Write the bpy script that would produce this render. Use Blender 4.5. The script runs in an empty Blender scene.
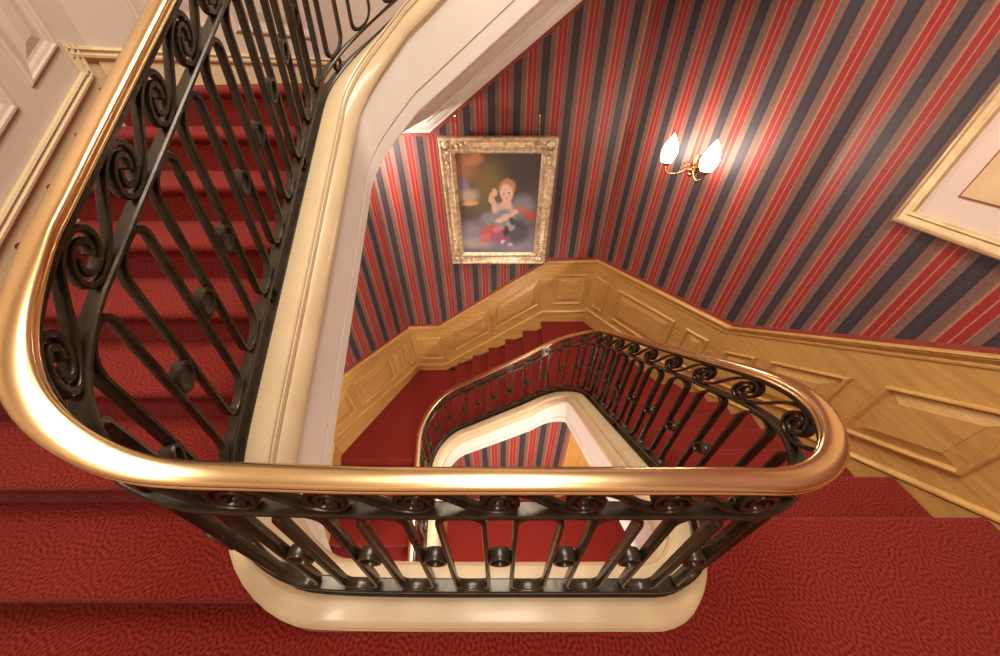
import bpy, math, random
import numpy as np
random.seed(4)
C = bpy.context.scene.collection
PI = math.pi

# ------------------------------------------------------------------ dimensions (metres)
r = .1813                       # riser
tL, YL0 = .2752, .2271          # left flight: going, first nosing
tR, YR0 = .2657, .5433          # right flight
XF0, tF = -.705, .271             # far flight: first riser, going
STOREY = 22 * r
L1, L2, L3 = -8 * r, -14 * r, -22 * r
XR, XL = 2.164, -2.207          # side walls
YC, YB, YF = 2.245, 3.848, -1.4
A, B = (XR, YC), (1.312, YB)
D, CC = (XL, YC), (-1.445, YB)
xl, xr, y0, y1, R = -.942, .852, .284, 2.43, .30     # line of the railing
R2 = .44                         # wider sweep at the two far corners
CEIL = 4.7


def zn(Y): return r + r / tL * (Y - YL0)
def znr(Y): return -r / tR * (Y - YR0)
def zf(X): return L2 + r + r / tF * (X - XF0)


# ------------------------------------------------------------------ object helpers
def prop(o, label=None, cat=None, group=None, kind=None):
    if label: o['label'] = label
    if cat: o['category'] = cat
    if group: o['group'] = group
    if kind: o['kind'] = kind
    return o


def thing(name, label, cat, loc=(0, 0, 0), rotz=0, group=None):
    o = bpy.data.objects.new(name, None)
    C.objects.link(o)
    o.location = loc
    o.rotation_euler = (0, 0, rotz)
    o.empty_display_size = .1
    return prop(o, label, cat, group)


class M:
    """collects vertices and faces of one mesh"""
    def __init__(s): s.v = []; s.f = []
    def add(s, V, F):
        n = len(s.v); s.v += [tuple(map(float, p)) for p in V]; s.f += [tuple(i + n for i in f) for f in F]; return s
    def box(s, x0, x1, Y0, Y1, z0, z1):
        V = [(x, y, z) for z in (z0, z1) for y in (Y0, Y1) for x in (x0, x1)]
        return s.add(V, [(0, 2, 3, 1), (4, 5, 7, 6), (0, 1, 5, 4), (2, 6, 7, 3), (0, 4, 6, 2), (1, 3, 7, 5)])
    def loft(s, rings, closed=True, caps=True, loop=False):
        """rings: list of equal-length point lists"""
        n = len(rings[0]); V = [p for q in rings for p in q]; F = []
        m = len(rings)
        for i in range(m if loop else m - 1):
            a = i * n; b = ((i + 1) % m) * n
            for j in range(n if closed else n - 1):
                k = (j + 1) % n
                F.append((a + j, a + k, b + k, b + j))
        if caps and closed and not loop:
            F.append(tuple(range(n - 1, -1, -1))); F.append(tuple((m - 1) * n + j for j in range(n)))
        return s.add(V, F)
    def prism(s, poly, z0, z1):
        n = len(poly)
        V = [(x, y, z0) for x, y in poly] + [(x, y, z1) for x, y in poly]
        F = [tuple(range(n - 1, -1, -1)), tuple(range(n, 2 * n))] + [(i, (i + 1) % n, n + (i + 1) % n, n + i) for i in range(n)]
        return s.add(V, F)
    def vprism(s, poly, e0, e1):
        """polygon in (a, z) of a wall frame, thickened from depth e0 to e1 into the room (-y)"""
        n = len(poly)
        V = [(a, -e0, z) for a, z in poly] + [(a, -e1, z) for a, z in poly]
        F = [tuple(range(n - 1, -1, -1)), tuple(range(n, 2 * n))] + [(i, (i + 1) % n, n + (i + 1) % n, n + i) for i in range(n)]
        return s.add(V, F)
    def tube(s, pts, rad, n=10, loop=False):
        P = [np.array(p, float) for p in pts]; rings = []
        up = None; m = len(P)
        for i, p in enumerate(P):
            a = P[(i - 1) % m] if (loop or i > 0) else P[i]
            b = P[(i + 1) % m] if (loop or i < m - 1) else P[i]
            t = b - a; t = t / (np.linalg.norm(t) + 1e-12)
            if up is None:
                up = np.array([0, 0, 1.]) if abs(t[2]) < .9 else np.array([1., 0, 0])
            u = up - t * (up @ t); u /= np.linalg.norm(u) + 1e-12; up = u
            w = np.cross(t, u)
            rr = rad[i] if hasattr(rad, '__len__') else rad
            rings.append([p + rr * (math.cos(2 * PI * j / n) * u + math.sin(2 * PI * j / n) * w) for j in range(n)])
        return s.loft(rings, loop=loop)
    def lathe(s, prof, c=(0, 0, 0), n=20):
        rings = [[(c[0] + q * math.cos(2 * PI * j / n), c[1] + q * math.sin(2 * PI * j / n), c[2] + z) for j in range(n)] for q, z in prof]
        return s.loft(rings)
    def ball(s, c, rx, ry=None, rz=None, n=10):
        ry = ry or rx; rz = rz or rx
        rings = []
        for i in range(1, n):
            th = PI * i / n
            rings.append([(c[0] + rx * math.sin(th) * math.cos(2 * PI * j / n), c[1] + ry * math.sin(th) * math.sin(2 * PI * j / n), c[2] - rz * math.cos(th)) for j in range(n)])
        return s.loft(rings)


def obj(name, m, mat, parent=None, smooth=False, world=False, kind=None, label=None, bevel=0):
    me = bpy.data.meshes.new(name)
    V = m.v
    if world and parent is not None:
        l = parent.location; V = [(x - l[0], y - l[1], z - l[2]) for x, y, z in V]
    me.from_pydata(V, [], m.f)
    import bmesh
    bm = bmesh.new(); bm.from_mesh(me); bmesh.ops.recalc_face_normals(bm, faces=bm.faces); bm.to_mesh(me); bm.free()
    me.materials.append(mat)
    if smooth:
        for p in me.polygons: p.use_smooth = True
        try: me.set_sharp_from_angle(angle=math.radians(smooth if smooth > 1 else 40))
        except Exception: pass
    o = bpy.data.objects.new(name, me)
    C.objects.link(o)
    if parent is not None: o.parent = parent
    if bevel:
        b = o.modifiers.new('bevel', 'BEVEL'); b.width = bevel; b.segments = 2; b.limit_method = 'ANGLE'
    if kind: o['kind'] = kind
    if label: o['label'] = label
    return o


# ------------------------------------------------------------------ materials
def nodes(name):
    m = bpy.data.materials.new(name); m.use_nodes = True
    nt = m.node_tree
    return m, nt, nt.nodes['Principled BSDF']


def N(nt, t, **kw):
    n = nt.nodes.new(t)
    for k, v in kw.items(): setattr(n, k, v)
    return n


def setin(n, **kw):
    for k, v in kw.items(): n.inputs[k.replace('_', ' ')].default_value = v


def ramp(nt, stops, interp='LINEAR'):
    n = N(nt, 'ShaderNodeValToRGB'); cr = n.color_ramp; cr.interpolation = interp
    while len(cr.elements) < len(stops): cr.elements.new(.5)
    for e, (p, c) in zip(cr.elements, stops):
        e.position = p; e.color = (*c, 1)
    return n


def add_bump(nt, b, height, strength, dist=.01):
    n = N(nt, 'ShaderNodeBump'); n.inputs['Strength'].default_value = strength; n.inputs['Distance'].default_value = dist
    nt.links.new(height, n.inputs['Height']); nt.links.new(n.outputs[0], b.inputs['Normal'])


def plain(name, col, rough=.5, metal=0, noise=0, nscale=8, bump=0, coat=0):
    m, nt, b = nodes(name)
    b.inputs['Base Color'].default_value = (*col, 1); b.inputs['Roughness'].default_value = rough; b.inputs['Metallic'].default_value = metal
    if coat: b.inputs['Coat Weight'].default_value = coat; b.inputs['Coat Roughness'].default_value = .15
    if noise or bump:
        tc = N(nt, 'ShaderNodeTexCoord'); nz = N(nt, 'ShaderNodeTexNoise'); setin(nz, Scale=nscale, Detail=5.)
        nt.links.new(tc.outputs['Object'], nz.inputs['Vector'])
        if noise:
            rp = ramp(nt, [(.3, tuple(c * (1 - noise) for c in col)), (.7, tuple(min(1, c * (1 + noise)) for c in col))])
            nt.links.new(nz.outputs['Fac'], rp.inputs[0]); nt.links.new(rp.outputs[0], b.inputs['Base Color'])
        if bump: add_bump(nt, b, nz.outputs['Fac'], bump)
    return m


def wallpaper(offset, tint=1.0):
    m, nt, b = nodes('striped_wallpaper')
    tc = N(nt, 'ShaderNodeTexCoord'); sp = N(nt, 'ShaderNodeSeparateXYZ'); nt.links.new(tc.outputs['Object'], sp.inputs[0])
    ad = N(nt, 'ShaderNodeMath', operation='ADD'); ad.inputs[1].default_value = offset; nt.links.new(sp.outputs['X'], ad.inputs[0])
    dv = N(nt, 'ShaderNodeMath', operation='DIVIDE'); dv.inputs[1].default_value = .258; nt.links.new(ad.outputs[0], dv.inputs[0])
    fr = N(nt, 'ShaderNodeMath', operation='FRACT'); nt.links.new(dv.outputs[0], fr.inputs[0])
    red = (.31, .026, .029); gold = (.42, .20, .12); tau = (.20, .105, .085); nav = (.034, .029, .042); tau2 = (.17, .095, .08)
    st = [(0, red), (.13, red), (.135, gold), (.155, gold), (.16, red), (.29, red), (.293, gold), (.305, gold), (.31, tau), (.355, tau2), (.42, tau), (.47, tau), (.485, nav),
          (.61, (.048, .040, .052)), (.75, nav), (.765, tau), (.83, tau2), (.93, tau), (.975, gold), (.99, gold), (.995, red)]
    rp = ramp(nt, st[:32]); nt.links.new(fr.outputs[0], rp.inputs[0])
    mp = N(nt, 'ShaderNodeMapping'); mp.inputs['Scale'].default_value = (90, 90, 14); nt.links.new(tc.outputs['Object'], mp.inputs[0])
    nz = N(nt, 'ShaderNodeTexNoise'); setin(nz, Scale=3., Detail=4.); nt.links.new(mp.outputs[0], nz.inputs['Vector'])
    mx = N(nt, 'ShaderNodeMix', data_type='RGBA', blend_type='MULTIPLY'); mx.inputs[0].default_value = .5
    rp2 = ramp(nt, [(.3, (.62, .62, .62)), (.7, (1.25, 1.2, 1.15))]); nt.links.new(nz.outputs['Fac'], rp2.inputs[0])
    nt.links.new(rp.outputs[0], mx.inputs[6]); nt.links.new(rp2.outputs[0], mx.inputs[7])
    nt.links.new(mx.outputs[2], b.inputs['Base Color'])
    b.inputs['Roughness'].default_value = .55
    b.inputs['Specular IOR Level'].default_value = .4
    add_bump(nt, b, nz.outputs['Fac'], .25, .004)
    return m


def oak(name, axis, base=(.56, .325, .098)):
    m, nt, b = nodes(name)
    tc = N(nt, 'ShaderNodeTexCoord'); mp = N(nt, 'ShaderNodeMapping')
    mp.inputs['Scale'].default_value = (1.2, 14, 16) if axis == 'x' else (14, 14, 1.2)
    nt.links.new(tc.outputs['Object'], mp.inputs[0])
    nz = N(nt, 'ShaderNodeTexNoise'); setin(nz, Scale=2.2, Detail=8., Roughness=.62, Distortion=.6); nt.links.new(mp.outputs[0], nz.inputs['Vector'])
    d = lambda k: tuple(c * k for c in base)
    rp = ramp(nt, [(.28, d(.72)), (.46, d(.94)), (.6, d(1.05)), (.8, d(1.2))]); nt.links.new(nz.outputs['Fac'], rp.inputs[0])
    nt.links.new(rp.outputs[0], b.inputs['Base Color'])
    b.inputs['Roughness'].default_value = .33
    b.inputs['Coat Weight'].default_value = .25; b.inputs['Coat Roughness'].default_value = .25
    add_bump(nt, b, nz.outputs['Fac'], .12, .003)
    return m


def carpet():
    m, nt, b = nodes('red_carpet')
    L = nt.links.new
    tc = N(nt, 'ShaderNodeTexCoord'); sp = N(nt, 'ShaderNodeSeparateXYZ'); L(tc.outputs['Object'], sp.inputs[0])
    ax = N(nt, 'ShaderNodeMath', operation='ADD'); L(sp.outputs['X'], ax.inputs[0]); L(sp.outputs['Z'], ax.inputs[1])
    ay = N(nt, 'ShaderNodeMath', operation='ADD'); L(sp.outputs['Y'], ay.inputs[0]); L(sp.outputs['Z'], ay.inputs[1])
    cb = N(nt, 'ShaderNodeCombineXYZ'); L(ax.outputs[0], cb.inputs[0]); L(ay.outputs[0], cb.inputs[1])
    gb = N(nt, 'ShaderNodeTexGabor'); gb.gabor_type = '2D'
    setin(gb, Scale=27., Frequency=2.2, Anisotropy=0.)
    L(cb.outputs[0], gb.inputs['Vector'])
    rp = ramp(nt, [(.25, (.250, .023, .016)), (.46, (.215, .018, .012)), (.60, (.122, .009, .007)), (.75, (.105, .008, .006))])
    L(gb.outputs['Value'], rp.inputs[0])
    nz = N(nt, 'ShaderNodeTexNoise'); setin(nz, Scale=300., Detail=3.); L(tc.outputs['Object'], nz.inputs['Vector'])
    rp2 = ramp(nt, [(.3, (.65, .65, .65)), (.7, (1.2, 1.2, 1.2))]); L(nz.outputs['Fac'], rp2.inputs[0])
    mx = N(nt, 'ShaderNodeMix', data_type='RGBA', blend_type='MULTIPLY'); mx.inputs[0].default_value = .5
    L(rp.outputs[0], mx.inputs[6]); L(rp2.outputs[0], mx.inputs[7]); L(mx.outputs[2], b.inputs['Base Color'])
    b.inputs['Roughness'].default_value = .95; b.inputs['Specular IOR Level'].default_value = .15
    b.inputs['Sheen Weight'].default_value = .2; b.inputs['Sheen Tint'].default_value = (1, .4, .35, 1); b.inputs['Sheen Roughness'].default_value = .5
    ms = N(nt, 'ShaderNodeMath', operation='MULTIPLY_ADD'); ms.inputs[1].default_value = -.5
    L(gb.outputs['Value'], ms.inputs[0]); L(nz.outputs['Fac'], ms.inputs[2])
    add_bump(nt, b, ms.outputs[0], .5, .005)
    return m


MAT = {}
MAT['carpet'] = carpet()
MAT['oak'] = oak('oak_along', 'x')
MAT['oak_v'] = oak('oak_upright', 'z')
MAT['brass'] = plain('polished_brass', (.84, .60, .31), .24, 1.0, noise=.05, nscale=5)
MAT['iron'] = plain('black_wrought_iron', (.042, .030, .018), .27, .35, noise=.4, nscale=18, bump=.15)
MAT['cream'] = plain('cream_gloss_paint', (.60, .46, .28), .35, 0, noise=.05, nscale=5, coat=.2)
MAT['white'] = plain('white_gloss_paint', (.78, .73, .68), .38, 0, noise=.03, nscale=4)
MAT['wallwhite'] = plain('pale_wall_paint', (.58, .475, .39), .5, 0, noise=.04, nscale=3)
MAT['trimcream'] = plain('cream_skirting_paint', (.66, .52, .31), .42, 0, noise=.05, nscale=3)
MAT['plaster'] = plain('white_plaster', (.72, .66, .60), .7, 0, noise=.03, nscale=3)
MAT['border'] = plain('red_border_paper', (.26, .045, .035), .5, 0, noise=.2, nscale=30)
MAT['gilt'] = plain('gilded_moulding', (.74, .60, .40), .34, .45, noise=.4, nscale=22, bump=.35)
MAT['giltpale'] = plain('pale_gilt', (.66, .50, .28), .38, .45, noise=.15, nscale=20)
MAT['antique'] = plain('antique_brass', (.50, .30, .12), .25, 1.0, noise=.2, nscale=20)
MAT['mat'] = plain('pale_pink_mount', (.78, .64, .56), .6)
MAT['printpaper'] = plain('tan_print', (.72, .53, .30), .6, 0, noise=.12, nscale=5)
MAT['printline'] = plain('brown_mount_line', (.30, .09, .05), .6)
MAT['cord'] = plain('dark_cord', (.10, .07, .05), .6)
MAT['dark_oak'] = oak('dark_oak_back', 'z', (.16, .08, .03))  # darker oak tone for the portrait's back panel

# ------------------------------------------------------------------ line of the railing (plan + height)
pts = []           # (x, y, z)
def seg(x0, Y0, z0, x1, Y1, z1, n=None):
    L = math.hypot(x1 - x0, Y1 - Y0); n = n or max(2, int(L / .012))
    for i in range(n):
        u = i / n; pts.append((x0 + (x1 - x0) * u, Y0 + (Y1 - Y0) * u, z0 + (z1 - z0) * u))
def arc(cx, cy, a0, a1, z0, z1, R=R):
    n = int(abs(a1 - a0) * R / .012)
    for i in range(n):
        u = i / n; a = a0 + (a1 - a0) * u
        pts.append((cx + R * math.cos(a), cy + R * math.sin(a), z0 + (z1 - z0) * u))
S = STOREY
xa, xb, ya, yb = xl + R, xr - R, y0 + R, y1 - R2
xa2, xb2 = xl + R2, xr - R2
zb_near = znr(ya)
seg(xb + .25, y1, zf(xb + .25) + S, xa2, y1, zf(xa2) + S)
arc(xa2, yb, PI / 2, PI, zf(xa2) + S, zn(yb), R2)
seg(xl, yb, zn(yb), xl, ya, zn(ya))
arc(xa, ya, PI, 1.5 * PI, zn(ya), .03)
i_near0 = len(pts)
seg(xa, y0, .03, -.30, y0, 0)
seg(-.30, y0, 0, xb, y0, 0)
i_near1 = len(pts)
arc(xb, ya, -PI / 2, 0, 0, zb_near)
seg(xr, ya, zb_near, xr, yb, znr(yb))
arc(xb2, yb, 0, PI / 2, znr(yb), zf(xb2), R2)
seg(xb2, y1, zf(xb2), xa2, y1, zf(xa2))
arc(xa2, yb, PI / 2, PI, zf(xa2), zn(yb) - S, R2)
seg(xl, yb, zn(yb) - S, xl, .35, zn(.35) - S)
P = np.array(pts)
dS = np.hypot(*(np.diff(P[:, :2], axis=0).T)); SS = np.concatenate([[0], np.cumsum(dS)])
# smooth the heights
g = np.arange(0, SS[-1], .01); zz = np.interp(g, SS, P[:, 2])
kw = np.exp(-.5 * (np.arange(-30, 31) * .01 / .09) ** 2); kw /= kw.sum()
pre = zz[0] + (zz[0] - zz[1]) * np.arange(30, 0, -1); post = zz[-1] + (zz[-1] - zz[-2]) * np.arange(1, 31)
zs = np.convolve(np.concatenate([pre, zz, post]), kw, 'valid')
P[:, 2] = np.interp(SS, g, zs)
T = np.gradient(P[:, :2], axis=0); T /= np.linalg.norm(T, axis=1)[:, None]
NI = np.stack([-T[:, 1], T[:, 0]], 1)          # towards the well
s_mid = np.interp(0, P[i_near0:i_near1, 0], SS[i_near0:i_near1])
SS = SS - s_mid                                  # s = 0 at x = 0 on the near side
s_n0, s_n1 = SS[i_near0], SS[i_near1]


def at(s, n=0., h=0.):
    x = np.interp(s, SS, P[:, 0]); y = np.interp(s, SS, P[:, 1]); z = np.interp(s, SS, P[:, 2])
    nx = np.interp(s, SS, NI[:, 0]); ny = np.interp(s, SS, NI[:, 1])
    return (x + nx * n, y + ny * n, z + h)


def wout(s):
    """how far the string's ledge stands out beyond the railing (wide round the near landing only)"""
    A1 = -R * math.radians(4); A2 = R * math.radians(76)
    d = max(s_n0 - s, s - s_n1, 0)
    u = min(1, max(0, (d - A1) / (A2 - A1))); u = u * u * (3 - 2 * u)
    return .108 * (1 - u) + .03 * u


grid = []
s = SS[0]
while s < SS[-1] - 1e-6:
    grid.append(s); s += .035
grid.append(SS[-1])


def sweep(prof, ss=None):
    m = M(); rings = []
    for q in (ss or grid):
        pr = prof(q) if callable(prof) else prof
        rings.append([at(q, n, h) for n, h in pr])
    return m.loft(rings)


# outline of the ledge in plan, for trimming treads and landings
GS = np.linspace(SS[0], SS[-1], 1400)
def edge(lo, hi): return [(q, at(q, -wout(q) + .006)) for q in GS if lo <= q <= hi]
sLa = s_n0 - PI / 2 * R; sLb = sLa - (yb - ya)           # left flight straight
sRa = s_n1 + PI / 2 * R; sRb = sRa + (yb - ya)
eL = [p for q, p in edge(sLb - .5, s_n0 - .02)]; eL.sort(key=lambda p: p[1])
eR = [p for q, p in edge(s_n1 + .02, sRb + .5)]; eR.sort(key=lambda p: p[1])
def xin_left(Y): return float(np.interp(Y, [p[1] for p in eL], [p[0] for p in eL]))
def xin_right(Y): return float(np.interp(Y, [p[1] for p in eR], [p[0] for p in eR]))

# ------------------------------------------------------------------ balustrade
bal = thing('balustrade', 'black wrought iron balustrade with polished brass handrail winding round the open stairwell', 'balustrade', (0, y0, 0))
RPX = [(-.018, .824), (.018, .824), (.024, .828), (.0275, .834), (.0275, .839), (.024, .842), (.0245, .847), (.0275, .852), (.027, .858), (.021, .864), (.011, .8675), (0, .8685),
       (-.011, .8675), (-.021, .864), (-.027, .858), (-.0275, .852), (-.0245, .847), (-.024, .842), (-.0275, .839), (-.0275, .834), (-.024, .828)]
sl = np.linspace(SS[0], SS[-1], 1600); s_ae = s_n0 - PI / 2 * R
kl = np.interp(sl, [s_ae, s_ae + .16, s_ae + .26, s_n0 - .05, s_n0 + .1, s_n1, s_n1 + PI / 2 * R], [.085, .02, -.015, .0, .022, .022, .0])
gk = np.exp(-.5 * (np.arange(-25, 26) * (sl[1] - sl[0]) / .06) ** 2); gk /= gk.sum()
kl = np.convolve(np.pad(kl, 25, mode='edge'), gk, 'valid')
def lean(s, h): return float(np.interp(s, sl, kl)) * (h - .09)
def atl(s, n=0., h=0.): return at(s, n + lean(s, h), h)
def leaning(prof): return lambda q: [(n + lean(q, h), h) for n, h in prof]
RPX = [(n * .92, .8685 - (.8685 - h) * .70) for n, h in RPX]
RP = leaning(RPX)
obj('handrail', sweep(RP, list(np.linspace(SS[0], SS[-1], 520))), MAT['brass'], bal, smooth=60, world=True, label='polished brass handrail')
def bar(h0, h1, w, n0=0):
    return leaning([(n0 - w, h0), (n0 + w, h0), (n0 + w, h1 - .004), (n0 + w - .004, h1), (n0 - w + .004, h1), (n0 - w, h1 - .004)])
obj('top_bar', sweep(bar(.823, .836, .016)), MAT['iron'], bal, smooth=30, world=True)
obj('middle_bar', sweep(bar(.706, .718, .019)), MAT['iron'], bal, smooth=30, world=True)
obj('bottom_bar', sweep(bar(.084, .097, .021)), MAT['iron'], bal, smooth=30, world=True)
obj('sill_bar', sweep(bar(.027, .038, .024, .004)), MAT['iron'], bal, smooth=30, world=True)

PITCH = .190


def ribbon(path2, half_t, half_w, loop=False):
    """flat bar bent along a path in the (s, h) plane of the railing"""
    m = M(); n = len(path2); rings = []
    for i, (s_, h_) in enumerate(path2):
        a = path2[(i - 1) % n] if (loop or i) else path2[i]; b = path2[(i + 1) % n] if (loop or i < n - 1) else path2[i]
        tx, th = b[0] - a[0], b[1] - a[1]; l = math.hypot(tx, th) + 1e-9; nx, nh = -th / l, tx / l
        t_ = half_t; w_ = half_w; c = .35
        sec = [(-t_, -w_ * (1 - c)), (-t_, w_ * (1 - c)), (-t_ * (1 - c), w_), (t_ * (1 - c), w_), (t_, w_ * (1 - c)), (t_, -w_ * (1 - c)), (t_ * (1 - c), -w_), (-t_ * (1 - c), -w_)]
        rings.append([atl(s_ + nx * u, v, h_ + nh * u) for u, v in sec])
    return m.loft(rings, loop=loop)


def stadium(cs, w, h0, h1, rad, k=7):
    out = []
    for cx, cy, a0 in ((cs + w - rad, h0 + rad, -90), (cs + w - rad, h1 - rad, 0), (cs - w + rad, h1 - rad, 90), (cs - w + rad, h0 + rad, 180)):
        for i in range(k + 1):
            a = math.radians(a0 + 90 * i / k); out.append((cx + rad * math.cos(a), cy + rad * math.sin(a)))
    return out


k0 = math.ceil((SS[0] + .1) / PITCH - .5); k1 = math.floor((SS[-1] - .1) / PITCH - .5)
HC = .770
for k in range(k0, k1 + 1):
    cs = (k + .5) * PITCH
    m = ribbon(stadium(cs, .056, .104, .700, .048), .0068, .0145, loop=True)
    for hh in (.101, .703):                     # collar that ties the loop to the bar
        m.v += []; rr = ribbon([(cs - .016, hh), (cs + .016, hh)], .005, .017); m.add(rr.v, rr.f)
    obj('baluster_loop', m, MAT['iron'], bal, smooth=50, world=True)
    if k < k1:
        rc = (k + 1) * PITCH
        m = ribbon([(rc + .030 * math.cos(a), .394 + .030 * math.sin(a)) for a in np.linspace(0, 2 * PI, 18, endpoint=False)], .0055, .017, loop=True)
        for sg in (-1, 1):
            q = ribbon([(rc + sg * .030, .394), (rc + sg * .040, .394)], .006, .012); m.add(q.v, q.f)
        obj('connecting_ring', m, MAT['iron'], bal, smooth=50, world=True)
        # running scroll: under the lower spiral, up the stem, over the upper spiral
        RH, TURN = .048, .85
        def spiral(sgn, cx):                     # from the centre out
            o = []
            for i in range(26):
                u = i / 25; ph = 2 * PI * TURN * (1 - u); q = .013 + (RH - .013) * u ** .9
                a = -PI / 2 - ph
                o.append((cx + sgn * q * math.cos(a), HC + sgn * q * math.sin(a)))
            return o
        c_lo, c_hi = cs + PITCH / 2, cs - PITCH / 2          # s grows downhill
        lo = [(-a + 0, h) for a, h in spiral(1, 0)]
        # work in u = uphill distance from the lower spiral
        u_lo = spiral(1, 0.); u_hi = spiral(-1, PITCH)[::-1]
        mid = []
        p0 = (0., HC - RH); p3 = (PITCH, HC + RH)
        p1 = (.09, HC - RH - .002); p2 = (PITCH - .09, HC + RH + .002)
        for i in range(1, 14):
            t = i / 14; mid.append(tuple((1 - t) ** 3 * p0[j] + 3 * (1 - t) ** 2 * t * p1[j] + 3 * (1 - t) * t * t * p2[j] + t ** 3 * p3[j] for j in (0, 1)))
        path = [(c_lo - a, HC + (h - HC) * 1.0) for a, h in u_lo + mid + u_hi]
        obj('scroll', ribbon(path, .0062, .0125), MAT['iron'], bal, smooth=50, world=True)
    if k % 3 == 0:
        m = ribbon([(cs + .021 * math.cos(a), .061 + .021 * math.sin(a)) for a in np.linspace(0, 2 * PI, 14, endpoint=False)], .004, .012, loop=True)
        obj('spacer_ring', m, MAT['iron'], bal, smooth=50, world=True)

# ------------------------------------------------------------------ cream string below the balustrade
stg = thing('stair_string', 'cream moulded stair string edging the open well under the iron balustrade', 'stair string', (0, y0, 0))
def wide(q): return float(np.interp(q, [s_n0 - PI / 2 * R, s_n0, s_n1, s_n1 + PI / 2 * R], [1., .75, .75, 1.]))
def cap_prof(q):
    w = wout(q); k = wide(q); u = math.exp(-((q - (s_n0 - .20)) / .13) ** 2) * .05
    return [(-w, -.10), (-w, .006 + u), (-w + .005, .010 + u), (-w + .005, .016 + u), (-w + .012, .022 + u), (-w + .024, .027 + u * .8)] + [(n * k, h) for n, h in (
            (.088, .027), (.100, .024), (.106, .017), (.102, .011), (.110, .004), (.113, -.012), (.110, -.020),
            (.120, -.026), (.134, -.042), (.147, -.066), (.153, -.090), (.151, -.104), (.145, -.112), (.143, -.120))] + [(.0, -.120)]
obj('capping', sweep(cap_prof), MAT['cream'], stg, smooth=30, world=True)
obj('fascia', sweep(lambda q: [(n * wide(q), h) for n, h in ((.0, -.114), (.140, -.114), (.140, -.348), (.131, -.349), (.131, -.357), (.140, -.358), (.140, -.440), (.135, -.446), (.0, -.446))]), MAT['white'], stg, smooth=30, world=True, label='white painted fascia')

# ------------------------------------------------------------------ carpeted flights and landings
def step_profile(a, z, t, nseg=6):
    p = [(a + .025, z - r), (a + .025, z - .043)]
    for i in range(9):
        an = math.radians(270 - 180 * i / 8); p.append((a + .0215 + .0215 * math.cos(an), z - .0215 + .0215 * math.sin(an)))
    for i in range(1, nseg + 1): p.append((a + .0215 + (t + .0035) * i / nseg, z))
    p.append((a + t + .025, z - r))
    return p


def step(parent, a, z, t, mapper):
    m = M(); p = step_profile(a, z, t)
    m.loft([[mapper(q, h, 0) for q, h in p], [mapper(q, h, 1) for q, h in p]])
    obj('step', m, MAT['carpet'], parent, smooth=35, world=True)


G_FL = 'carpeted stair flights'
WL = XL + .002
# left flight, up from the near landing
fl = thing('stair_flight', 'red carpeted flight on the left climbing away beside the white panelled wall', 'stairs', (-1.5, YL0, 0), 0, G_FL)
mapL = lambda q, h, e: ((WL, xin_left(q))[e], q, h)
for k in range(8): step(fl, YL0 + tL * k, r * (k + 1), tL if k < 7 else .08, mapL)
# right flight, down
fr_ = thing('stair_flight', 'red carpeted flight on the right going down behind the brass rail beside oak panelling', 'stairs', (1.5, YR0, L1), 0, G_FL)
xo_right = lambda Y: XR - .045 - max(0, Y - YC + .02) * (A[0] - B[0]) / (YB - YC)
mapR = lambda q, h, e: ((xo_right(-q), xin_right(-q))[e], -q, h)
for k in range(8): step(fr_, -(YR0 + tR * k), -r * k, tR if k else .08, mapR)
# far flight, lower
ff = thing('stair_flight', 'red carpeted flight along the far wall below the child portrait, going down to the left', 'stairs', (0, 3.1, L2), 0, G_FL)
YE = y1 + .03 - .006
mapF = lambda q, h, e: (q, (YE, YB - .045)[e], h)
for k in range(6): step(ff, XF0 - .025 + tF * k, L2 + r * (k + 1), tF if k < 5 else .08, mapF)
# far flight, one storey up
fu = thing('stair_flight', 'upper far flight seen from below, its white sloping soffit over the portrait', 'stairs', (0, 3.1, 8 * r), 0, G_FL)
mapF2 = lambda q, h, e: (q, (YE, YB - .002)[e], h)
for k in range(6): step(fu, XF0 - .025 + tF * k, L2 + S + r * (k + 1), tF if k < 5 else .08, mapF2)
# left flight, one storey down
fd = thing('stair_flight', 'lower left red carpeted flight seen through the well below the near handrail', 'stairs', (-1.5, YL0, L3), 0, G_FL)
mapD = lambda q, h, e: ((XL + .05, xl - .024)[e], q, h)
for k in range(8): step(fd, YL0 + tL * k, L3 + r * (k + 1), tL if k < 7 else .08, mapD)

# sloping soffits below the flights (plastered)
def soffit(parent, poly_top, y_lo, y_hi, axis):
    m = M(); n = len(poly_top)
    if axis == 'x':
        m.loft([[(a, y_lo, z) for a, z in poly_top], [(a, y_hi, z) for a, z in poly_top]])
    else:
        m.loft([[(y_lo, a, z) for a, z in poly_top], [(y_hi, a, z) for a, z in poly_top]])
    obj('soffit', m, MAT['plaster'], parent, world=True, label='white plaster soffit')
xe = 1.30
for p_, dz in ((ff, 0), (fu, S)):
    lo = [(XF0 + .02, zf(XF0 + .02) - .45 + dz), (.65, zf(.65) - .45 + dz), (.65, zf(.65) - .40 + dz), (XF0 + .02, zf(XF0 + .02) - .40 + dz)]
    soffit(p_, lo, y1 - .02, YB - .003, 'x')
lo = [(YL0 + .1, zn(YL0 + .1) - .45), (2.13, zn(2.13) - .45), (2.13, zn(2.13) - .40), (YL0 + .1, zn(YL0 + .1) - .40)]
soffit(fl, lo, WL, xl + .06, 'y')
lo = [(YR0 + .05, znr(YR0 + .05) - .45), (2.38, znr(2.38) - .45), (2.38, znr(2.38) - .40), (YR0 + .05, znr(YR0 + .05) - .40)]
soffit(fr_, lo, xr - .06, XR - .003, 'y')

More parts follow.
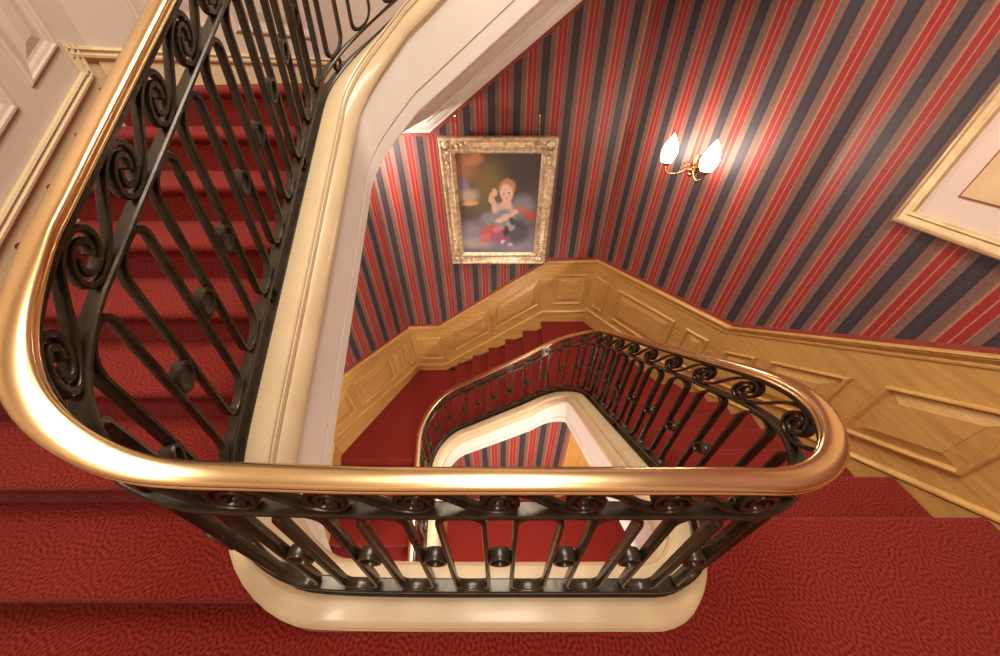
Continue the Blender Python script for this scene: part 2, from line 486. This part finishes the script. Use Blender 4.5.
G_LD = 'carpeted landings'
def landing(label, poly, z, thick=.2):
    t = thing('stair_landing', label, 'landing', (poly[0][0], poly[0][1], z - thick), 0, G_LD)
    m = M(); m.prism(poly, z - .02, z); obj('carpet', m, MAT['carpet'], t, world=True)
    m = M(); m.prism(poly, z - thick, z - .02); obj('slab', m, MAT['plaster'], t, world=True, label='white plaster slab')
    return t
# near landing: round the bulge of the string
nearedge = [p for q, p in edge(sLa - .4, sRa + .4)]
YRl = YR0 - .105; YLl = YL0 + .025
ne = [(p[0], p[1]) for p in nearedge]
i0 = max(i for i, p in enumerate(ne) if p[0] < 0 and p[1] > YLl) + 1
i1 = min(i for i, p in enumerate(ne) if p[0] > 0 and p[1] > YRl)
poly = [(WL, YF), (XR - .003, YF), (XR - .003, YRl), (xin_right(YRl), YRl)] + ne[i0:i1][::-1] + [(xin_left(YLl), YLl), (WL, YLl)]
landing('near red carpeted landing in the foreground below the brass handrail', poly, 0)
# far right landing
eFR = [(p[0], p[1]) for q, p in edge(sRb - .1, sRb + PI / 2 * R2 + .4)]
Yb0 = YR0 + 7 * tR - .025; Xb0 = .65 - .025 + .105
ef = [p for p in eFR if p[1] > Yb0 and p[0] > Xb0]
poly = [(XR - .09, Yb0), (B[0] - .012, YB - .045), (Xb0, YB - .045), (Xb0, YE)] + ef[::-1] + [(xin_right(Yb0), Yb0)]
poly[0] = (B[0] + (A[0] - B[0]) * (YB - Yb0) / (YB - YC) - .06, Yb0)
landing('far right carpeted landing in the oak panelled corner below the wall light', poly, L1, .3)
# far left landing, twice
def far_left(z, label, wallx, off, thick):
    Yl = YL0 + 7 * tL + .105
    e_ = [(p[0], p[1]) for q, p in edge(sLb - PI / 2 * R2 - .4, sLb + .1)]
    e_ = [p for p in e_ if p[1] > Yl and p[0] < XF0 and p[0] > xl - .06]
    e_.sort(key=lambda p: p[0])
    dx, dy = CC[0] - D[0], CC[1] - D[1]
    poly = [(xl - .024, Yl)] + [p for p in e_ if p[1] > Yl] + [(XF0, YE), (XF0, YB - off), (CC[0] + off * .4, YB - off), (D[0] + (Yl - YC) * (CC[0] - D[0]) / (YB - YC) + off * 1.2 + .002, Yl)]
    return landing(label, poly, z, thick)
far_left(L2, 'far left carpeted landing at the foot of the far flight', XL + .05, .04, .3)
far_left(8 * r, 'upper left landing at the head of the left flight, seen edge on', XL + .002, .002, .27)
# upper right landing above the frame
landing('upper right landing at the head of the upper far flight', [(Xb0, YE), (Xb0, YB - .002), (B[0], YB - .002), (B[0] + .3, YE)], L1 + S, .3)

# ------------------------------------------------------------------ walls
def wframe(p, q): return math.atan2(q[1] - p[1], q[0] - p[0]), math.hypot(q[0] - p[0], q[1] - p[1])


def wall(name, p, q, z0, z1, mat, th=.12, poly=None, off=0):
    a, L = wframe(p, q)
    m = M(); m.vprism(poly or [(0, z0), (L, z0), (L, z1), (0, z1)], off, off - th)
    o = obj(name, m, mat, kind='structure'); o.location = (p[0], p[1], 0); o.rotation_euler = (0, 0, a)
    return o
ZB = L3 - .02
wall('wall_back', CC, B, ZB, CEIL, wallpaper(-.168), poly=[(0, ZB), (wframe(CC, B)[1], ZB), (wframe(CC, B)[1], CEIL), (1.31 - CC[0], CEIL), (1.31 - CC[0], zf(1.31) + S - .5), (XF0 - CC[0], 8 * r - .1), (0, 8 * r - .1)])
wall('wall_back_upper', CC, B, 0, 0, MAT['wallwhite'], poly=[(0, 8 * r - .1), (XF0 - CC[0], 8 * r - .1), (1.31 - CC[0], zf(1.31) + S - .5), (1.31 - CC[0], CEIL), (0, CEIL)])
#
wall('wall_right_corner', B, A, ZB, CEIL, wallpaper(-.048))
wall('wall_right', A, (XR, YF), ZB, CEIL, wallpaper(-.051))
wall('wall_left_corner_lower', D, CC, ZB, 1.25, wallpaper(-.105))
wall('wall_left_corner_upper', D, CC, 1.25, CEIL, MAT['wallwhite'])
Lw = YC - YF
wl_lo = [(0, ZB), (Lw, ZB), (Lw, zn(YC) - .5), (-YF + .35, zn(.35) - .5), (0, -.3)]
wl_hi = [(0, -.3), (-YF + .35, zn(.35) - .5), (Lw, zn(YC) - .5), (Lw, CEIL), (0, CEIL)]
wall('wall_left_lower', (XL, YF), D, 0, 0, wallpaper(.1), poly=wl_lo)
wlu = wall('wall_left_upper', (XL, YF), D, 0, 0, MAT['wallwhite'], poly=wl_hi)
wall('wall_front', (XR, YF), (XL, YF), ZB, CEIL, MAT['wallwhite'])
m = M(); m.box(-2.4, 2.4, YF - .1, YB + .1, CEIL, CEIL + .1); obj('ceiling', m, MAT['plaster'], kind='structure')
m = M(); m.box(-2.3, 2.3, YF - .1, YB + .1, L3 - .1, L3); fo = obj('floor', m, MAT['carpet'], kind='structure')
# partition under the far flight, papered, with an oak doorway on its right
YP = 2.298
zs1 = zf(.65) - .45
wall('wall_under_far_flight', (XL, YP), (XR, YP), 0, 0, wallpaper(-.028), th=.10,
     poly=[(0, L3), (.920 - XL, L3), (.920 - XL, zs1 + .14), (.65 - XL, zs1 + .14), (XF0 - XL + .1, zf(XF0 + .1) - .32), (XF0 - XL - .2, L2 - .302), (.0, L2 - .302)])

# ------------------------------------------------------------------ oak wainscot
def interp(poly): return lambda a: float(np.interp(a, [p[0] for p in poly], [p[1] for p in poly]))


def sweep_line(line, prof, a0=None, a1=None):
    f = interp(line); A_ = [p[0] for p in line]
    a0 = A_[0] if a0 is None else a0; a1 = A_[-1] if a1 is None else a1
    xs = sorted(set([a0, a1] + [a for a in A_ if a0 < a < a1]))
    return M().loft([[(a, -e, f(a) + dh) for e, dh in prof] for a in xs])


def panel_mesh(f, a0, a1, h0, h1, e0, rings):
    """nested mitred quads: (inset, depth) steps from the outside in"""
    m = M(); R_ = []
    for d, e in rings:
        x0, x1 = a0 + d, a1 - d
        R_.append([(x0, -(e0 + e), f(x0) + h0 + d), (x1, -(e0 + e), f(x1) + h0 + d), (x1, -(e0 + e), f(x1) + h1 - d), (x0, -(e0 + e), f(x0) + h1 - d)])
    V = [p for q in R_ for p in q]; F = []
    for i in range(len(R_) - 1):
        for j in range(4):
            k = (j + 1) % 4; F.append((4 * i + j, 4 * i + k, 4 * i + 4 + k, 4 * i + 4 + j))
    n = 4 * (len(R_) - 1); F.append((n, n + 1, n + 2, n + 3)); F.append((3, 2, 1, 0))
    return m.add(V, F)
OAK_RINGS = [(0, -.004), (0, .012), (.006, .022), (.017, .024), (.025, .014), (.032, .003), (.038, .002), (.095, .018), (.098, .022)]


def wainscot(label, p, q, line, panels, depth=.98, skirt=-.84, bot=None):
    a, L = wframe(p, q)
    t = thing('oak_wainscot', label, 'wall panelling', (p[0], p[1], 0), a, 'oak wainscot runs')
    f = interp(line); xs = [pt[0] for pt in line]
    low = (lambda x: f(x) - depth) if bot is None else bot
    m = M(); m.vprism([(x, f(x) - .03) for x in xs] + [(x, low(x)) for x in reversed(xs)], .001, .028)
    obj('backing_board', m, MAT['oak'], t)
    m = sweep_line(line, [(.001, -.004), (.040, -.004), (.050, -.010), (.052, -.020), (.046, -.028), (.046, -.034), (.038, -.046), (.034, -.060), (.036, -.066), (.034, -.080), (.028, -.086), (.001, -.086)])
    obj('dado_rail', m, MAT['oak'], t, smooth=30)
    m = sweep_line(line, [(.001, -.004), (.006, -.004), (.006, .030), (.001, .030)])
    obj('wallpaper_border', m, MAT['border'], t, label='red striped border above the dado')
    m = M()
    m.vprism([(x, f(x) + skirt - .03) for x in xs] + [(x, low(x)) for x in reversed(xs)], .0285, .043)
    obj('skirting_board', m, MAT['oak'], t)
    m = sweep_line(line, [(.0285, skirt + .012), (.034, skirt + .012), (.040, skirt + .004), (.050, skirt - .004), (.052, skirt - .016), (.046, skirt - .024), (.0285, skirt - .030)])
    obj('skirting_moulding', m, MAT['oak'], t, smooth=30)
    for a0, a1, h0, h1 in panels:
        w = min(a1 - a0, h1 - h0); k = min(1, w / .3)
        rg = [(d * (k if d > .038 else 1), e) for d, e in OAK_RINGS]
        obj('panel', panel_mesh(f, a0, a1, h0, h1, .028, rg), MAT['oak'], t)
    return t


aA = math.hypot(A[0] - B[0], A[1] - B[1])
zA = -.300
hr0, hr1 = -.70, -.285
lineR = [(0, zA), (1.755, zA + r / tR * 1.755), (YC - YF, zA + r / tR * 1.755)]
lR = interp(lineR)
wainscot('oak panelling stepping down the right wall beside the right flight', A, (XR, YF), lineR,
         [(.10, .40, hr0, hr1), (.51, .975, hr0, hr1), (1.115, 1.56, hr0, hr1), (1.80, 2.30, hr0, hr1), (2.45, 3.0, hr0, hr1)],
         bot=lambda x: lR(x) - 1.15)
wainscot('oak panelling across the canted right corner below the wall light', B, A, [(0, -.415), (aA, zA)],
         [(.11, .33, -.70, -.225), (.50, 1.32, -.70, -.235), (1.455, 1.70, -.70, -.24)], skirt=-.80, bot=lambda x: L1 + .003)
# back wall: level at both ends, raked between
lb = 2.757
lineB = [(0, -1.575), (.495, -1.56), (2.088, -.43), (lb, -.425)]
fb = interp(lineB)
wainscot('oak panelling rising along the far wall under the child portrait', CC, B, lineB,
         [(.10, .55 - .04, -.70, -.235), (.70, 1.29, -.66, -.20), (1.36, 2.02, -.66, -.20), (2.20, 2.64, -.70, -.21)],
         skirt=-.83, bot=lambda x: max(L2 + .003, min(L1 + .003, fb(x) - 1.16)))
aD = math.hypot(D[0] - CC[0], D[1] - CC[1])
wainscot('oak panelling on the lower left canted wall beside the far left landing', D, CC, [(0, -1.37), (aD, -1.60)],
         [(.06, .46, -.68, -.22), (.57, 1.24, -.68, -.22), (1.30, 1.47, -.68, -.22), (1.54, 1.70, -.68, -.22)], skirt=-.80, bot=lambda x: L2 + .003)

wl_ = lambda a: -1.37 - .6588 * (Lw - a)
wainscot('oak panelling on the left wall stepping down beside the lower left flight', (XL, YF), D, [(0, wl_(0)), (Lw, wl_(Lw))],
         [(2.3, 2.75, -.70, -.285), (2.87, 3.35, -.70, -.285), (3.42, 3.60, -.70, -.285)], bot=lambda x: wl_(x) - 1.15)
# red border under the cornice and the raked cornice on the far wall
zc0 = 8 * r - .27 - .145
ct = thing('ceiling_cornice', 'white moulded cornice sloping up the far wall under the upper flight', 'cornice', (CC[0], CC[1], 0), 0)
lineC = [(.0, zc0), (-.74 - CC[0], zc0), (1.31 - CC[0], zf(1.31) + S - .605)]
lineC[2] = (.72 - CC[0], zc0 + (zf(.72) - zf(-.74)))
obj('moulding', sweep_line(lineC, [(.001, 0), (.014, 0), (.018, .012), (.018, .024), (.03, .034), (.05, .052), (.062, .080), (.064, .094), (.082, .102), (.088, .118), (.10, .126), (.10, .16), (.001, .16)]), MAT['white'], ct, smooth=30)
obj('wallpaper_border', sweep_line(lineC, [(.001, -.035), (.006, -.035), (.006, -.001), (.001, -.001)]), MAT['border'], ct, label='red border strip below the cornice')

# ------------------------------------------------------------------ white panelling, upper left
WH = [(0, -.003), (.002, .008), (.010, .015), (.020, .016), (.030, .011), (.046, .008), (.060, .003), (.075, .002), (.12, .012)]
fw_ = lambda a: zn(a + YF)                   # along wall_left from y = YF
for a0, a1 in ((1.855, 2.095), (1.34, 1.745), (.95, 1.23)):
    w = a1 - a0; k = min(1, w / .3)
    o = obj('wall_panel', panel_mesh(fw_, a0 - YF, a1 - YF, .205, 1.5, 0, [(d * k, e) for d, e in WH]), MAT['wallwhite'], wlu)
wcu = bpy.data.objects['wall_left_corner_upper']
for a0, a1 in ((.19, .60), (.74, 1.42)):
    obj('wall_panel', panel_mesh(lambda x: 1.735, a0 + .09, a1 + .09, 0, 1.3, 0, WH), MAT['wallwhite'], wcu)
# skirting with its moulding: raked beside the steps, a short upright return, level on the landing
Yk = 2.15
bs = M(); a_, L_ = wframe((XL, YF), D)
f0 = lambda Y: zn(Y)
bs.vprism([(0 - .0, .0 + .002), (-YF + YLl - .02, .002)] + [(-YF + YLl - .02, .2)] + [(-YF + .35, f0(.35) + .06), (-YF + Yk, f0(Yk) + .06), (-YF + Yk, 1.60), (Lw, 1.60), (Lw, 8 * r - .2), (-YF + 1.2, f0(1.2) - .4), (-YF + .30, -.1), (0, -.1)][0:0] +
          [(-YF + .05, .15), (-YF + .35, f0(.35) + .05), (-YF + Yk, f0(Yk) + .05), (-YF + Yk, 1.60), (Lw, 1.60), (Lw, 1.25), (-YF + 2.0, 1.0), (-YF + .5, -.1)], -.001, .0015)
bl = thing('baseboard_left', None, None, (XL, YF, 0), a_); bl['kind'] = 'structure'
bd = M(); bd.vprism([(0, .15), (-YF + .10, .15), (-YF + .25, f0(.25) + .06), (-YF + Yk - .01, f0(Yk) + .06), (-YF + Yk - .01, 1.59), (Lw, 1.59), (Lw, 1.30), (-YF + .35, f0(.35) - .45), (0, -.05)], .001, .0018)
obj('board', bd, MAT['trimcream'], bl)
CAPP = [(.0, .028), (.0, .088), (.007, .091), (.015, .087), (.018, .077), (.012, .069), (.012, .062), (.018, .055), (.017, .044), (.010, .034), (.005, .028)]
lnk = [(-YF + .25, f0(.25)), (-YF + Yk, f0(Yk))]
obj('moulding', sweep_line(lnk, [(e * 1.3 + .001, h) for e, h in CAPP]), MAT['trimcream'], bl, smooth=30)
# upright return at the corner
m = M(); m.loft([[(-YF + Yk - .040 + (h - .028), -(e * 1.3 + .001), z) for e, h in CAPP] for z in (f0(Yk) + .055, 1.63)])
obj('corner_moulding', m, MAT['trimcream'], bl, smooth=30)
m = M(); m.loft([[(a, -(e * 1.3 + .001), 1.60 - .069 + h - .0) for e, h in CAPP] for a in (-YF + Yk - .035, Lw)])
obj('moulding', m, MAT['trimcream'], bl, smooth=30)
a2, L2_ = wframe(D, CC)
b2 = thing('baseboard_left_corner', None, None, (D[0], D[1], 0), a2); b2['kind'] = 'structure'
m = M(); m.vprism([(0, 8 * r + .001), (L2_, 8 * r + .001), (L2_, 1.58), (0, 1.58)], .001, .012); obj('board', m, MAT['trimcream'], b2)
m = M(); m.loft([[(a, -(e * 1.6 + .001), 1.60 - .069 + h - .0) for e, h in CAPP] for a in (0, L2_)]); obj('moulding', m, MAT['trimcream'], b2, smooth=30)

# ------------------------------------------------------------------ gilt framed portrait on the far wall
PW, PH, FWD = 1.225, 1.480, .158
pt = thing('portrait_painting', 'gilt framed oil portrait of a seated child hanging on the striped far wall', 'painting', (-.018, YB - .014, -.448))
pt.rotation_euler = (math.radians(5.2), 0, 0)
def rect_frame(w, h, prof, zc):
    """mitred frame: prof = (inset from outer edge, depth)"""
    m = M(); rings = []
    for sx, sz in ((-1, -1), (1, -1), (1, 1), (-1, 1)):
        rings.append([(sx * (w / 2 - i), -e, zc + sz * (h / 2 - i)) for i, e in prof])
    return m.loft(rings, loop=True)
frame_o = obj('frame', rect_frame(PW, PH, [(0, 0), (0, .06), (.010, .075), (.024, .078), (.034, .066), (.050, .052), (.075, .046), (.100, .050), (.112, .062), (.122, .064), (.130, .050), (.142, .046), (FWD, .030), (FWD, 0)], PH / 2), MAT['gilt'], pt, smooth=25)


def painting_material():
    m, nt, b = nodes('oil_painting')
    tc = N(nt, 'ShaderNodeTexCoord'); L = nt.links.new
    nz = N(nt, 'ShaderNodeTexNoise'); setin(nz, Scale=9., Detail=6.); L(tc.outputs['Object'], nz.inputs['Vector'])
    sub = N(nt, 'ShaderNodeVectorMath', operation='SUBTRACT'); sub.inputs[1].default_value = (.5, .5, .5); L(nz.outputs['Color'], sub.inputs[0])
    scl = N(nt, 'ShaderNodeVectorMath', operation='SCALE'); scl.inputs['Scale'].default_value = .07; L(sub.outputs[0], scl.inputs[0])
    ad = N(nt, 'ShaderNodeVectorMath', operation='ADD'); L(tc.outputs['Object'], ad.inputs[0]); L(scl.outputs[0], ad.inputs[1])
    sx = N(nt, 'ShaderNodeSeparateXYZ'); L(ad.outputs[0], sx.inputs[0])
    cb = N(nt, 'ShaderNodeCombineXYZ'); L(sx.outputs['X'], cb.inputs[0]); L(sx.outputs['Z'], cb.inputs[1])
    W_, H_ = PW - 2 * FWD, PH - 2 * FWD
    base = ramp(nt, [(0, (.17, .17, .22)), (.3, (.20, .19, .23)), (.45, (.14, .12, .10)), (.75, (.11, .085, .055)), (1, (.08, .06, .05))])
    mr = N(nt, 'ShaderNodeMapRange'); mr.inputs[1].default_value = FWD; mr.inputs[2].default_value = FWD + H_; L(sx.outputs['Z'], mr.inputs[0]); L(mr.outputs[0], base.inputs[0])
    cur = base.outputs[0]
    blobs = [  # u, v, ru, rv, rot, soft, colour
        (.82, .80, .36, .30, 0, .8, (.060, .050, .058)), (.36, .74, .26, .26, 0, .8, (.20, .155, .055)), (.10, .88, .18, .16, 0, .7, (.33, .16, .08)),
        (.22, .95, .14, .06, 20, .6, (.46, .20, .11)), (.07, .71, .10, .10, 0, .6, (.20, .20, .30)), (.13, .62, .15, .08, 10, .6, (.50, .42, .30)), (.14, .55, .12, .03, 5, .5, (.78, .44, .18)),
        (.10, .43, .18, .08, 0, .7, (.10, .09, .08)), (.20, .12, .30, .10, -5, .7, (.42, .39, .39)), (.12, .24, .18, .12, 0, .7, (.26, .26, .33)), (.75, .09, .30, .10, 0, .7, (.24, .23, .33)),
        (.80, .48, .22, .17, 0, .5, (.24, .26, .32)), (.89, .43, .12, .055, -20, .5, (.62, .12, .08)), (.77, .49, .10, .04, 15, .5, (.55, .16, .13)),
        (.60, .32, .34, .20, -8, .4, (.20, .22, .28)), (.40, .40, .17, .08, 15, .5, (.26, .27, .32)),
        (.75, .24, .19, .16, 0, .5, (.085, .09, .13)), (.42, .23, .19, .11, 8, .4, (.55, .10, .11)), (.33, .17, .11, .06, 0, .4, (.64, .18, .18)), (.52, .18, .14, .08, 0, .4, (.38, .14, .26)), (.50, .28, .10, .04, 20, .5, (.66, .24, .22)),
        (.56, .49, .145, .085, 0, .3, (.66, .54, .47)), (.57, .40, .17, .10, 10, .35, (.28, .30, .36)), (.43, .56, .042, .11, 12, .3, (.80, .56, .44)), (.455, .655, .042, .045, 0, .3, (.82, .57, .45)),
        (.59, .40, .16, .034, 25, .3, (.78, .54, .43)), (.715, .465, .055, .035, 0, .3, (.78, .54, .43)), (.59, .545, .075, .055, 0, .3, (.80, .57, .46)),
        (.605, .70, .115, .088, 0, .3, (.52, .29, .14)), (.60, .645, .085, .092, 0, .25, (.86, .62, .50)), (.56, .622, .022, .016, 0, .6, (.84, .46, .38)), (.64, .622, .02, .016, 0, .6, (.82, .45, .37)),
        (.570, .655, .015, .009, 0, .5, (.12, .08, .08)), (.632, .655, .015, .009, 0, .5, (.12, .08, .08)), (.60, .600, .020, .008, 0, .5, (.62, .20, .17)), (.602, .630, .010, .014, 0, .6, (.76, .50, .40)),
        (.66, .31, .07, .06, 0, .4, (.42, .43, .46)), (.60, .25, .05, .08, 0, .5, (.05, .05, .07)), (.69, .36, .04, .06, 20, .5, (.06, .06, .08)), (.56, .13, .035, .022, 0, .4, (.74, .68, .64)), (.67, .10, .04, .022, 0, .4, (.66, .57, .54))]
    for u, v, ru, rv, rot, soft, col in blobs:
        mp = N(nt, 'ShaderNodeMapping'); mp.vector_type = 'TEXTURE'
        mp.inputs['Location'].default_value = ((u - .5) * W_, FWD + v * H_, 0); mp.inputs['Rotation'].default_value = (0, 0, math.radians(rot)); mp.inputs['Scale'].default_value = (ru * W_, rv * H_, 1)
        L(cb.outputs[0], mp.inputs[0])
        ln = N(nt, 'ShaderNodeVectorMath', operation='LENGTH'); L(mp.outputs[0], ln.inputs[0])
        mr = N(nt, 'ShaderNodeMapRange', interpolation_type='SMOOTHSTEP'); mr.inputs[1].default_value = 1 + soft * .3; mr.inputs[2].default_value = 1 - soft; L(ln.outputs['Value'], mr.inputs[0])
        mx = N(nt, 'ShaderNodeMix', data_type='RGBA'); L(mr.outputs[0], mx.inputs[0]); L(cur, mx.inputs[6]); mx.inputs[7].default_value = (*col, 1)
        cur = mx.outputs[2]
    L(cur, b.inputs['Base Color']); b.inputs['Roughness'].default_value = .38
    return m


m = M(); m.box(-PW / 2 + FWD - .005, PW / 2 - FWD + .005, -.029, -.012, FWD - .005, PH - FWD + .005)
obj('canvas', m, painting_material(), pt)
m = M(); m.box(-PW / 2 + .03, PW / 2 - .03, -.012, .008, .03, PH - .03); obj('back_panel', m, MAT['dark_oak'], pt)
for sx in (-1, 1):
    for sz in (-1, 1):
        m = M(); cx, cz = sx * (PW / 2 - .07), PH / 2 + sz * (PH / 2 - .07)
        m.ball((cx, -.062, cz), .042, .022, .042)
        for dx, dz in ((1, 0), (0, 1)):
            for i in range(1, 6):
                q = .03 + .046 * i; ox = -sx * q * dx; oz = -sz * q * dz; wob = .018 * math.sin(i * 2.1)
                m.ball((cx + ox + (wob if dz else 0), -.056, cz + oz + (wob if dx else 0)), .026 - .003 * i + (.006 if i % 2 else 0), .016, .022 - .002 * i + (.006 if i % 2 == 0 else 0), n=8)
            sp = [(cx - sx * dx * (.10 + .022 * math.cos(w) * (1 - w / 11)) + (dz * .022 * math.sin(w) * (1 - w / 11) + dz * sx * .022), -.066, cz - sz * dz * (.10 + .022 * math.cos(w) * (1 - w / 11)) + (dx * .022 * math.sin(w) * (1 - w / 11) + dx * sz * .022)) for w in np.linspace(0, 9, 26)]
            m.tube(sp, .007, 6)
        m.tube([(cx + .058 * math.cos(w), -.060, cz + .058 * math.sin(w)) for w in np.linspace(0, 2 * PI, 18, endpoint=False)], .010, 6, loop=True)
        obj('corner_ornament', m, MAT['gilt'], frame_o, smooth=60)
for sx in (-1, 1):
    m = M(); x = sx * PW * .34
    m.tube([(x, -.03, PH - .01), (x - .004, -.012, PH + .10), (x - .006, .006, PH + .155)], .009, 6)
    m.tube([(x - .006, .009 - .012 * math.sin(w), PH + .155 + .014 * (1 - math.cos(w))) for w in np.linspace(0, PI, 8)], .006, 6)
    obj('hanging_hook', m, MAT['antique'], pt)

# ------------------------------------------------------------------ framed print on the right wall
aR = -PI / 2
fp = thing('framed_print', 'pale gold framed print with a pink mount cut off by the right edge', 'picture', (XR - .002, 1.247, .885), aR)
FWp, FHp = .90, 1.15
def lrect(w, h, prof): return rect_frame(w, h, prof, h / 2)
obj('frame', lrect(FWp, FHp, [(0, .0), (0, .024), (.006, .030), (.018, .032), (.024, .026), (.044, .022), (.052, .026), (.060, .024), (.066, .014), (.066, 0)]), MAT['giltpale'], fp, smooth=25)
m = M(); m.box(-FWp / 2 + .06, FWp / 2 - .06, -.010, -.002, .06, FHp - .06); obj('mount', m, MAT['mat'], fp)
m = M(); m.box(-FWp / 2 + .172, FWp / 2 - .172, -.0125, -.0102, .172, FHp - .172); obj('mount_line', m, MAT['printline'], fp)
m = M(); m.box(-FWp / 2 + .180, FWp / 2 - .180, -.0145, -.0127, .180, FHp - .180); obj('print_sheet', m, MAT['printpaper'], fp)

# ------------------------------------------------------------------ wall light
ms, nts, bs_ = nodes('lit_flame_glass')
bs_.inputs['Base Color'].default_value = (1, .95, .88, 1); bs_.inputs['Emission Color'].default_value = (1, .86, .70, 1); bs_.inputs['Emission Strength'].default_value = 26
ab, _ = wframe(B, A)
sp0 = np.array(B) + (np.array(A) - np.array(B)) / aA * .905
sc_ = thing('wall_light', 'twin arm brass wall light with lit white flame glass shades on the striped canted wall', 'wall light', (sp0[0], sp0[1], .885), ab)
m = M(); rings = []
for e, q in ((.001, 1), (.012, 1), (.020, .8), (.026, .5), (.030, .05)):
    rings.append([(.045 * q * math.cos(w), -e, .085 * q * math.sin(w)) for w in np.linspace(0, 2 * PI, 22, endpoint=False)])
m.loft(rings); m.ball((0, -.045, -.035), .024); m.ball((0, -.05, -.072), .015, .015, .02)
obj('backplate', m, MAT['antique'], sc_, smooth=50)
for sg in (-1, 1):
    m = M(); ex = sg * .195
    arm = [(0, -.03, -.02), (sg * .03, -.06, -.035), (sg * .085, -.10, -.075), (sg * .14, -.135, -.085), (sg * .185, -.15, -.06), (ex, -.15, -.02)]
    fine = [tuple(np.interp(u, range(len(arm)), [p[j] for p in arm]) for j in range(3)) for u in np.linspace(0, 5, 26)]
    m.tube(fine, .0085, 8)
    m.tube([(sg * (.045 + .028 * math.cos(w) * (1 - w / 12)), -.075, .0 + .028 * math.sin(w) * (1 - w / 12)) for w in np.linspace(0, 8, 26)], .006, 6)
    arm_o = obj('arm', m, MAT['antique'], sc_, smooth=50)
    m = M(); m.lathe([(.004, -.004), (.016, .0), (.022, .012), (.034, .02), (.038, .03), (.030, .034)], (ex, -.15, -.025)); obj('shade_cup', m, MAT['antique'], arm_o, smooth=50)
    m = M(); rings = []
    for i in range(15):
        u = i / 14; q = .070 * (math.sin(PI * min(1, .16 + u * .86)) ** .8) * (1 - .35 * u) + .001; tw = u * 1.1
        rings.append([(ex + q * (1 + .07 * math.cos(8 * w)) * math.cos(w + tw), -.15 + q * (1 + .07 * math.cos(8 * w)) * math.sin(w + tw), .005 + u * .225) for w in np.linspace(0, 2 * PI, 32, endpoint=False)])
    m.loft(rings); obj('glass_shade', m, ms, arm_o, smooth=60, label='lit white flame shaped glass shade')

# ------------------------------------------------------------------ oak doorway in the partition on the floor below
dr = thing('door_1', None, None, (.920, YP, L3)); dr['kind'] = 'structure'
zt = zs1 - L3
m = M(); m.box(0, .11, -.02, .10, 0, zt); obj('door_frame', m, MAT['oak_v'], dr)
m = M(); m.box(1.15, 1.26, -.02, .10, 0, zt); obj('door_frame', m, MAT['oak_v'], dr)
m = M(); m.box(.112, 1.148, .0, .05, .005, zt); leaf_o = obj('door_leaf', m, MAT['oak_v'], dr)
for x0, x1 in ((.20, .58), (.68, 1.06)):
    for h0, h1 in ((.15, .8), (.95, 1.9)):
        obj('door_panel', panel_mesh(lambda x: 0, x0, x1, h0, h1, .0, OAK_RINGS), MAT['oak_v'], leaf_o)
# oak spandrel below the lower left flight
xsd = xl + .115
sd = thing('oak_spandrel', 'oak boarding below the lower left string beside the floor of the storey below', 'wall panelling', (xsd, YP - .003, L3), -PI / 2)
fz = lambda x: zn(YP - x) - .455
x_end = YP - .62
m = M(); m.vprism([(0, .002), (x_end, .002), (x_end, max(.02, fz(x_end))), (0, fz(0))], -.0, .025); obj('board', m, MAT['oak_v'], sd)
m = M(); m.vprism([(0, .002), (x_end, .002), (x_end, .03), (.2, .10), (0, .10)], .0255, .04); obj('skirting_board', m, MAT['oak'], sd)

# ------------------------------------------------------------------ lights
def area(name, loc, size, power, col=(1, .86, .68), rot=(0, 0, 0)):
    l = bpy.data.lights.new(name, 'AREA'); l.energy = power; l.color = col; l.size = size; l.shape = 'DISK'
    o = bpy.data.objects.new(name, l); C.objects.link(o); o.location = loc; o.rotation_euler = rot; return o
def point(name, loc, power, col=(1, .80, .58), rad=.06):
    l = bpy.data.lights.new(name, 'POINT'); l.energy = power; l.color = col; l.shadow_soft_size = rad
    o = bpy.data.objects.new(name, l); C.objects.link(o); o.location = loc; return o
area('ceiling_lamp_over_well', (-.05, 1.2, 4.62), 1.9, 162, (1, .90, .76))
area('fill_over_landing', (.1, -.75, 4.62), .9, 70, (1, .88, .74))  # added fill light over the near landing, no fixture there
point('wall_lamp_behind_string', (-1.46, 3.30, .95), 62, (1, .86, .74))
point('fill_below_landing', (-.1, -.85, -.6), 190, (1, .90, .80), .1)  # unseen fill added under the near landing to brighten the far well
point('fill_storey_below', (.2, .6, -2.3), 90, (1, .84, .70), .1)  # added fill that lifts the floor of the storey below
point('fill_under_right_landing', (1.5, 1.5, -2.6), 6, (1, .7, .45), .1)  # weak warm fill added under the right landing, not a fixture
for nm, (dx, sg) in {'glow_left': (-.195, -1), 'glow_right': (.195, 1)}.items():
    t_ = (np.array(A) - np.array(B)) / aA; n_ = np.array([t_[1], -t_[0]])
    p = sp0 + t_ * dx + n_ * .24
    point('wall_light_' + nm, (p[0], p[1], 1.02), 9, (1, .84, .66), .05)

w = bpy.data.worlds.new('world'); bpy.context.scene.world = w; w.use_nodes = True
w.node_tree.nodes['Background'].inputs[0].default_value = (1, .93, .85, 1); w.node_tree.nodes['Background'].inputs[1].default_value = .05

# ------------------------------------------------------------------ camera
cam = bpy.data.cameras.new('camera'); co = bpy.data.objects.new('camera', cam); C.objects.link(co)
co.location = (0, 0, 1.5); co.rotation_euler = (math.radians(90 - 38.996), 0, 0)
cam.sensor_width = 36; cam.lens = 36 * 311.62 / 1000; cam.clip_start = .02
sc = bpy.context.scene; sc.camera = co
sc.view_settings.view_transform = 'Standard'
sc.view_settings.exposure = 0.0
